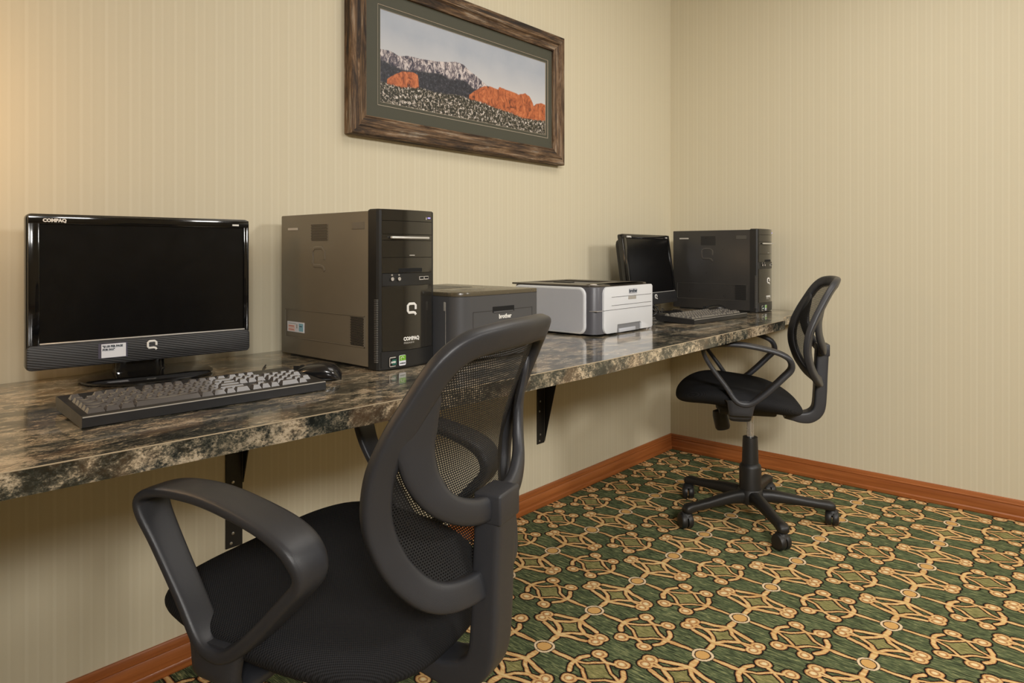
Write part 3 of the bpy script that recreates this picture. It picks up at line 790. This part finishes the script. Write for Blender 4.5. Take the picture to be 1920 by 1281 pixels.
# ------------------------------------------------------------------ mice
def make_mouse(loc, rz, label, cable):
    t = thing('computer_mouse', label, 'mouse', loc, rz, 'black computer mice')
    def shell(h, shrink=0., z0=0.):
        path, U, a, b = [], Vector((1, 0, 0)), [], []
        N = 31
        for i in range(N):
            s = -1 + 2 * i / (N - 1); y = s * (.056 - shrink)
            w = (.031 - shrink) * max(1 - abs(s) ** 3.2, .0) ** .5 * (1 - .10 * s) + .0004
            hh = h * max(1 - abs(s) ** 2.6, 0) ** .6 * (1 - .25 * (s + .1)) + .0004
            path.append((0, y, z0 + hh / 2)); a.append(w); b.append(hh / 2)
        return MB().sweep(path, U, Vector((0, 0, 1)), a, b, n=20, sq=2.3)
    MB().sweep([(0, -.050 + .1 * i / 8, .004) for i in range(9)], Vector((1, 0, 0)), Vector((0, 0, 1)), [.012, .023, .027, .029, .029, .028, .026, .022, .012], .0038, n=16, sq=3).build('underside', M['satin'], t)
    shell(.036).build('shell', M['mouse'], t, smooth=85)
    MB().lathe([(.008, -.003), (.009, 0), (.008, .003)], 18, Matrix.Translation((0, .030, .0225)) @ Matrix.Rotation(PI / 2, 4, 'Y')).build('scroll_wheel', M['satin'], t)
    MB().box(-.0006, .0006, .012, .050, .010, .0285).build('button_gap', M['hole'], t, smooth=False)
    MB().tube(cable, .0018, 8, 6).build('cable', M['kb'], t)
    return t
make_mouse((-2.437, -.452, DZ), math.radians(38), 'black mouse in front of the near tower, right of the keyboard',
           [(0, .054, .010), (0, .07, .004), (.004, .12, .002), (-.02, .17, .002), (-.05, .20, .002), (-.09, .19, .002), (-.12, .22, .002), (-.10, .28, .002)])
make_mouse((-.37, -.415, DZ), math.radians(20), 'black mouse behind the far keyboard, beside the corner tower',
           [(0, .054, .010), (0, .07, .004), (-.04, .10, .002), (-.10, .09, .002), (-.18, .10, .002)])
# loose leads below the far monitor
c1 = MB()
c1.tube([(0, 0, .004), (.03, -.03, .004), (.06, -.02, .03), (.04, .02, .06), (.07, .05, .05), (.10, .01, .02), (.13, .04, .003), (.12, .12, .003)], .0028, 8, 7)
c1.tube([(.02, .02, .002), (.05, -.01, .02), (.09, .0, .045), (.11, .04, .03), (.08, .06, .01), (.14, .08, .003)], .0024, 8, 7)
c1.bm.transform(Matrix.Diagonal((.6, .8, 1, 1)))
o = c1.build('power_lead', M['satin'], None, loc=(-.775, -.325, DZ)); o['label'] = 'tangled black leads below the tilted monitor'; o['category'] = 'cable'

# ------------------------------------------------------------------ printers
def make_white_printer(loc):
    t = thing('laser_printer', 'light grey laser printer with dark grey corner and top', 'printer', loc, 0)
    W, D, Hh = .352, .362, .166
    MB().prism(rot_rect(W - .006, D - .006, .034, 8), Hh - .012, Matrix.Translation((W / 2, D / 2, .006)), .004, 2).build('core', M['grey_dark'], t)
    MB().prism(rot_rect(W - .04, D - .04, .02, 4), .0065, Matrix.Translation((W / 2, D / 2, 0))).build('foot', M['hole'], t, smooth=False)
    # left side panel: light, rounded at its front end
    def panel(w, h, r, k): return rot_rect(w, h, r, 6)
    sp = MB().prism(rot_rect(.308, Hh - .012, .026, 6), .010, basis((.006, .040 + .154, .005 + (Hh - .012) / 2), (0, -1, 0), (0, 0, 1)), .006, 3)
    sp.build('side_panel', M['white_shell'], t)
    sp = MB().prism(rot_rect(.296, Hh - .026, .020, 6), .0012, basis((-.0035, .040 + .155, .005 + (Hh - .012) / 2), (0, -1, 0), (0, 0, 1)), .0008, 1)
    sp.build('side_inset', M['grey_shell'], t)
    # front cover with a cut-out for the paper tray
    fw = W - .040 + .002
    o = rot_rect(fw, Hh - .012, .024, 6)
    o = [(max(-fw / 2, min(fw / 2, x)), y) for x, y in o]
    # square off the two right corners, keep the rounded left ones
    left = [p for p in o if p[0] < 0]; hb = (Hh - .012) / 2
    tl = sorted([p for p in left if p[1] > 0], key=lambda p: p[0] * 1 + p[1] * 0)
    out = [(fw / 2, hb - .006), (fw / 2 - .006, hb)] + sorted([p for p in left if p[1] > 0], key=lambda p: -p[0]) + sorted([p for p in left if p[1] <= 0], key=lambda p: p[0])
    out += [(-.078, -hb), (-.074, -hb + .026), (.072, -hb + .026), (.078, -hb + .022), (.078, -hb), (fw / 2 - .006, -hb), (fw / 2, -hb + .006)]
    MB().prism(out, .012, basis((.040 + fw / 2, .008, .005 + hb), (1, 0, 0), (0, 0, 1)), .003, 2).build('front_cover', M['white_shell'], t)
    MB().box(.115, .268, .0005, .010, .004, .031).build('tray_handle', M['tray'], t, smooth=False)
    MB().box(.135, .240, -.0022, .010, .004, .017, .002, 2).build('tray_grip', M['grey_shell'], t)
    for i, (z, x0) in enumerate(((.124, .085), (.096, .085), (.082, .040))):
        MB().box(x0, W - .010, -.0046, .004, z, z + .0011).build('door_seam', M['seam'], t, smooth=False)
    MB().box(.004, .0405, .000, .030, .0815, .0825).build('corner_seam', M['label'], t, smooth=False)
    MB().box(.188, .240, -.0048, .004, .112, .1235, .001, 1).build('door_latch', M['dim_print'], t)
    MB().prism(rot_rect(.054, .0175, .004, 3), .0006, basis((.219, -.0042, .1395), (1, 0, 0), (0, 0, 1))).build('badge', M['grey_shell'], t)
    lettering('lettering', 'brother', .0165, basis((.219, -.0050, .1355), (1, 0, 0), (0, 0, 1)), M['ink'], t, .0005, 1.0, align='CENTER')
    # top
    tz = Hh - .006
    m = MB()
    X0, X1, Y0, Y1 = .090, .300, .120, .345
    m.box(.004, X0, .03, D, tz, tz + .006, .002, 1); m.box(X1, W - .002, .03, D, tz, tz + .006, .002, 1)
    m.box(X0 - .004, X1 + .004, .004, Y0, tz, tz + .006, .002, 1); m.box(X0 - .004, X1 + .004, Y1, D, tz, tz + .006, .002, 1)
    m.prism(rot_rect(W - .02, .06, .028, 6), .006, Matrix.Translation((W / 2, .034, tz)), .002, 1)
    m.build('top_cover', M['grey_top'], t)
    m = MB(); m.box(X0, X1, Y0, Y1, tz - .002, tz + .0005); m.build('output_tray', M['grey_dark'], t, smooth=False)
    m = MB(); m.box(.19, .215, Y0 + .12, Y0 + .20, tz, tz + .004, .001, 1); m.build('paper_stop', M['satin'], t)
    m = MB().lathe([(.014, 0), (.0145, .003), (.012, .005), (.002, .0062)], 24, Matrix.Translation((.030, .030, tz + .003)) @ Matrix.Diagonal((1, .8, 1, 1)))
    m.build('button', M['label'], t)
    return t
make_white_printer((-1.441, -.506, DZ))

def make_black_printer(loc):
    t = thing('laser_printer', 'charcoal grey laser printer between the near tower and the light printer', 'printer', loc, 0)
    W, D, Hh = .305, .36, .172
    def rr(w, d, r1, r2):   # only front-left corner has the large radius
        o = []
        for cx, cy, a0, r in ((w - r2, d - r2, 0, r2), (r2, d - r2, 90, r2), (r1, r1, 180, r1), (w - r2, r2, 270, r2)):
            for i in range(9):
                a = math.radians(a0 + 90 * i / 8); o.append((cx + r * math.cos(a), cy + r * math.sin(a)))
        return o
    MB().prism(rr(W, D, .040, .008), Hh - .012, Matrix.Translation((0, 0, .005)), .001, 1).build('body', M['charcoal'], t)
    MB().box(.02, W - .02, .03, D - .02, 0, .0055).build('foot', M['hole'], t, smooth=False)
    MB().prism(rr(W, D, .040, .008), .010, Matrix.Translation((0, 0, Hh - .0065)), .003, 2).build('top_cover', M['charcoal_top'], t)
    MB().prism(rr(W + .0006, D + .0006, .040, .008), .0014, Matrix.Translation((-.0003, -.0003, Hh - .0078))).build('top_seam', M['seam'], t, smooth=False)
    MB().box(.05, .22, .17, .33, Hh + .0028, Hh + .0042).build('output_tray', M['satin'], t, smooth=False)
    for x in (.05, .12): MB().box(x, x + .05, .075, .12, Hh + .0030, Hh + .0040, .0004, 1).build('control_button', M['grey_top'], t)
    m = MB()
    for (a, b, c, d) in ((.048, .280, .124, .1252), (.048, .0492, .02, .1252), (.2788, .280, .02, .1252), (.048, .280, .02, .0212)):
        m.box(a, b, -.0005, .002, c, d)
    m.build('door_seam', M['seam'], t, smooth=False)
    MB().box(.120, .205, -.0009, .010, .119, .1345, .001, 1).build('door_latch', M['hole'], t)
    MB().box(.124, .201, -.0014, .004, .1175, .1225, .0008, 1).build('latch_lip', M['charcoal'], t)
    lettering('lettering', 'brother', .0155, basis((.168, -.0008, .103), (1, 0, 0), (0, 0, 1)), M['print'], t, .0006, 1.0, align='CENTER')
    m = MB(); m.box(-.0005, .002, .047, .0482, .01, .15); m.box(-.0005, .002, .047, .056, .128, .152, .002, 2); m.build('side_seam', M['dim_print'], t)
    return t
make_black_printer((-2.105, -.556, DZ))

# ------------------------------------------------------------------ office chairs
def interp(tab, x):
    if x <= tab[0][0]: return tab[0][1]
    for (a, b), (c, d) in zip(tab, tab[1:]):
        if x <= c: return b + (d - b) * (x - a) / (c - a)
    return tab[-1][1]
YC = [(.53, -.250), (.6, -.233), (.66, -.226), (.72, -.230), (.82, -.262), (.93, -.306)]
def surf(x, z): return interp(YC, z) + 1.5 * x * x
RIM_R = [(0, .922), (.075, .920), (.122, .911), (.149, .886), (.166, .84), (.181, .79), (.187, .74), (.182, .68), (.162, .62), (.127, .575), (.08, .556), (0, .551)]

def make_chair(loc, face_deg, label, base_rot):
    t = thing('office_chair', label, 'chair', loc, math.radians(face_deg - 90), 'black mesh-back office chairs')
    UX, UY, UZ = Vector((1, 0, 0)), Vector((0, 1, 0)), Vector((0, 0, 1))
    # seat cushion: grid from centre outwards, top and bottom
    def seat():
        bm = bmesh.new(); uvl = bm.loops.layers.uv.new('UVMap'); NA, NR = 72, 18
        cy = .045
        def outline(a):
            c, s = math.cos(a), math.sin(a); n = 2.7
            hx, hy = .240, .228 + (.008 if s > 0 else 0)
            return hx * math.copysign(abs(c) ** (2 / n), c), hy * math.copysign(abs(s) ** (2 / n), s)
        def zc(x, y):   # centre plane of the cushion
            z = .484 + .11 * y - (.9 * (y + .02) ** 2 if y < -.02 else 0)
            if y > .12: z -= 1.6 * (y - .12) ** 2
            return z + .25 * x * x
        rings = []
        for part, sg in ((0, 1), (1, -1)):
            for i in range(NR + 1):
                if part == 1 and i == 0: continue
                r = math.sin(.5 * PI * i / NR) ** .8 if part == 0 else math.sin(.5 * PI * (NR - i) / NR) ** .8
                th = (max(1 - r ** 5.0, 0) ** .5) * (.040 if sg > 0 else .042)
                ring = []
                for k in range(NA):
                    ox_, oy_ = outline(2 * PI * k / NA)
                    x, y = ox_ * r, cy + oy_ * r
                    dip = .010 * math.exp(-((x / .15) ** 2 + ((y - .0) / .16) ** 2)) if sg > 0 else 0
                    ring.append(bm.verts.new((x, y, zc(x, y) + sg * th - dip)))
                rings.append(ring)
        for i in range(len(rings) - 1):
            a, b = rings[i], rings[i + 1]
            for k in range(NA):
                try: bm.faces.new((a[k], b[k], b[(k + 1) % NA], a[(k + 1) % NA]))
                except ValueError: pass
        bmesh.ops.remove_doubles(bm, verts=bm.verts, dist=1e-5)
        bmesh.ops.recalc_face_normals(bm, faces=bm.faces)
        for f in bm.faces:
            for l in f.loops: l[uvl].uv = (l.vert.co.x + .3, l.vert.co.y + .5 * l.vert.co.z)
        m = MB(); m.bm.free(); m.bm = bm
        return m.build('seat', M['seat'], t, smooth=80)
    seat()
    MB().prism(rot_rect(.20, .20, .05, 8), .016, Matrix.Translation((0, .03, .434)), .004, 2).build('seat_pan', M['chair_dark'], t)
    # back rim
    right = [Vector((x, surf(x, z), z)) for x, z in RIM_R]
    loop = right + [Vector((-p.x, p.y, p.z)) for p in right[1:-1][::-1]]
    path = catmull(loop, 5, True); N = len(path); U, V, A = [], [], []
    for i, p in enumerate(path):
        tg = (path[(i + 1) % N] - path[i - 1]).normalized()
        nrm = Vector((2.5 * p.x * -1, 1, -(interp(YC, p.z + .01) - interp(YC, p.z - .01)) / .02)).normalized()
        u = tg.cross(nrm).normalized(); U.append(u); V.append(u.cross(tg).normalized())
        A.append(.0205)
    MB().sweep(path, U, V, A, .0115, closed=True, n=20, sq=4.0).build('back_frame', M['chair'], t, smooth=50)
    # net stretched in the rim
    bm = bmesh.new(); uvl = bm.loops.layers.uv.new('UVMap'); NR = 9; cz = .735
    cen = Vector((0, 0, cz)); rings = []
    for j in range(1, NR + 1):
        r = j / NR; ring = []
        for p in path:
            x, z = p.x * r * .97, cz + (p.z - cz) * r * .97
            ring.append(bm.verts.new((x, surf(x, z) + .004 + .010 * (1 - r * r), z)))
        rings.append(ring)
    c0 = bm.verts.new((0, surf(0, cz) + .014, cz))
    for k in range(N): bm.faces.new((c0, rings[0][k], rings[0][(k + 1) % N]))
    for j in range(NR - 1):
        for k in range(N): bm.faces.new((rings[j][k], rings[j + 1][k], rings[j + 1][(k + 1) % N], rings[j][(k + 1) % N]))
    bmesh.ops.recalc_face_normals(bm, faces=bm.faces)
    for f in bm.faces:
        for l in f.loops: l[uvl].uv = (l.vert.co.x + .5, l.vert.co.z)
    m = MB(); m.bm.free(); m.bm = bm; m.build('back_mesh', M['net'], t, smooth=80)
    # yoke behind the net: from the sides of the rim down to the post
    yh = [(.148, .872, -.240), (.156, .825, -.227), (.155, .778, -.219), (.142, .732, -.224), (.114, .694, -.238), (.062, .670, -.252), (0, .664, -.257)]
    P2 = catmull([(-x, y, z) for x, z, y in yh] + [(x, y, z) for x, z, y in yh[:-1][::-1]], 5); U, V, A, B = [], [], [], []
    for i, p in enumerate(P2):
        tg = (P2[min(i + 1, len(P2) - 1)] - P2[max(i - 1, 0)]).normalized()
        nrm = Vector((-3.0 * p.x, 1, 0)).normalized(); u = tg.cross(nrm).normalized(); U.append(u); V.append(u.cross(tg).normalized())
        q = abs(i / (len(P2) - 1) - .5) * 2
        A.append(interp([(0, .018), (.32, .019), (.55, .026), (.75, .031), (.9, .026), (1, .010)], q)); B.append(interp([(0, .012), (.6, .009), (1, .006)], q))
    MB().sweep(P2, U, V, A, B, n=14, sq=3).build('yoke', M['chair'], t, smooth=50)
    # post from under the seat up to the yoke
    MB().box(-.026, .026, -.17, .0, .418, .425).build('back_bracket', M['bracket'], t, smooth=False)
    pp = catmull([(0, -.125, .416), (0, -.155, .409), (0, -.185, .405), (0, -.218, .412), (0, -.243, .440), (0, -.250, .50), (0, -.252, .56), (0, -.255, .62), (0, -.257, .668)], 5)
    V = []
    for i, p in enumerate(pp):
        tg = (pp[min(i + 1, len(pp) - 1)] - pp[max(i - 1, 0)]).normalized(); V.append(UX.cross(tg).normalized())
    b = [.017] * 6 + [.017 + .005 * min(1, (i - 5) / 8) for i in range(6, len(pp))]
    MB().sweep(pp, UX, V, .031, b, n=24, sq=7).build('back_post', M['chair'], t, smooth=40)
    MB().box(-.032, .032, -.281, -.236, .642, .687, .004, 3).build('post_cap', M['chair'], t)
    MB().box(-.028, .028, -.265, -.236, .533, .570, .004, 2).build('lower_clamp', M['chair'], t)
    # armrests
    prof_ = [(.194, .686, .028, .0075), (.165, .698, .028, .0080), (.118, .704, .029, .0080), (.050, .703, .030, .0085), (-.028, .691, .031, .0085), (-.085, .676, .032, .009), (-.118, .656, .031, .010), (-.125, .624, .027, .010), (-.092, .588, .025, .010), (-.034, .534, .023, .010), (.012, .500, .021, .010), (.045, .492, .021, .010), (.077, .505, .022, .009), (.116, .556, .022, .008), (.168, .622, .024, .0075), (.193, .664, .027, .0075)]
    for sgn in (-1, 1):
        ax = .239
        pl = catmull([(sgn * (ax + (.004 if z > .64 else 0)), y * .925, z) for y, z, _, _ in prof_], 5, True)
        ww = catmull([(a_, b_, 0) for _, _, a_, b_ in prof_], 5, True)
        V = []; N = len(pl)
        for i in range(N):
            tg = (pl[(i + 1) % N] - pl[i - 1]).normalized(); V.append(UX.cross(tg).normalized())
        m = MB().sweep(pl, UX, V, [q.x for q in ww], [q.y for q in ww], closed=True, n=16, sq=4.2)
        m.sweep(catmull([(sgn * ax, .048, .505), (sgn * ax, .052, .478), (sgn * (ax - .004), .053, .450), (sgn * (ax - .03), .053, .434), (sgn * .12, .053, .434)], 5),
                [UY] * 21, [Vector((sgn, 0, 0))] * 11 + [Vector((sgn * .6, 0, .8)).normalized()] * 4 + [UZ] * 6, [.060, .055, .051, .048, .046, .045, .044, .043, .042, .041, .040] + [.038] * 10, .013, n=14, sq=3.4)
        m.build('armrest', M['chair'], t, smooth=50)
    # mechanism, knob, column
    MB().box(-.075, .075, -.09, .12, .412, .441, .010, 2).build('tilt_mechanism', M['chair_dark'], t)
    kn = Matrix.Translation((0, .118, .425)) @ Matrix.Rotation(math.radians(168), 4, 'X')
    MB().lathe([(.008, -.02), (.008, .008), (.025, .012), (.029, .03), (.029, .078), (.025, .086), (.002, .09)], 20, kn).build('tension_knob', M['chair_dark'], t)
    MB().tube([(.07, .02, .428), (.14, .04, .428), (.20, .06, .425)], .005, 8, 4).build('height_lever', M['chair_dark'], t)
    MB().lathe([(.0135, .20), (.0135, .405), (.021, .408), (.021, .42)], 24).build('gas_lift', M['chrome'], t, label='chrome gas lift rod')
    MB().lathe([(.041, .085), (.041, .200), (.039, .208), (.031, .216), (.0285, .30), (.0275, .316), (.016, .318)], 32).build('column_cover', M['chair_dark'], t)
    MB().lathe([(.030, .062), (.047, .066), (.052, .085), (.050, .108), (.043, .118), (.03, .12)], 32).build('base_hub', M['chair_dark'], t)
    for k in range(5):
        a = math.radians(base_rot - (face_deg - 90) + 72 * k); d = Vector((math.cos(a), math.sin(a), 0)); sd_ = Vector((-math.sin(a), math.cos(a), 0))
        lp = [d * r + UZ * z for r, z in ((.03, .090), (.08, .093), (.14, .089), (.20, .083), (.26, .078), (.288, .075), (.304, .073))]
        leg = MB().sweep(catmull(lp, 3), sd_, UZ, [.024, .024, .023, .022, .022, .021, .020, .020, .019, .019, .018, .018, .019, .020, .021, .021, .020, .017, .012], [.024, .024, .023, .022, .021, .020, .019, .018, .017, .016, .016, .015, .016, .017, .018, .017, .015, .012, .008], n=14, sq=3).build('base_leg', M['chair_dark'], t, smooth=50)
        c = MB(); ph = a + math.radians((35, -50, 80, 20, -100)[k]); fd = Vector((math.cos(ph), math.sin(ph), 0)); axd = Vector((-math.sin(ph), math.cos(ph), 0))
        ctr = d * .292 - fd * .010 + UZ * .0290
        for s in (-1, 1):
            mt = basis(ctr + axd * (.0016 * s), fd, UZ) if s > 0 else basis(ctr + axd * (.0016 * s), fd, UZ)
            for_z = -s
            c.lathe([(.006, 0), (.028, .001), (.029, .004), (.029, .016), (.025, .021), (.010, .023), (.002, .023)], 24, mt @ (Matrix.Rotation(PI, 4, 'X') if for_z < 0 else Matrix.Identity(4)))
        c.sweep([ctr + fd * (.018 * math.cos(q) * 1.0) + UZ * (.021 * math.sin(q) + .010) for q in [math.radians(v) for v in (10, 50, 90, 130, 160)]], axd, [Vector(fd) * math.cos(q) + UZ * math.sin(q) for q in [math.radians(v) for v in (10, 50, 90, 130, 160)]], .017, .005, n=10, sq=3)
        c.tube([d * .292 + UZ * .034, d * .292 + UZ * .070], .0055, 8, 0)
        c.build('caster', M['chair_dark'], leg, smooth=40)
    return t
make_chair((-2.594, -.816, 0), 104.6, 'black mesh-back office chair in the foreground, seen from behind', 20)
make_chair((-.660, -.694, 0), 117, 'black mesh-back office chair at the far end of the worktop', 8)
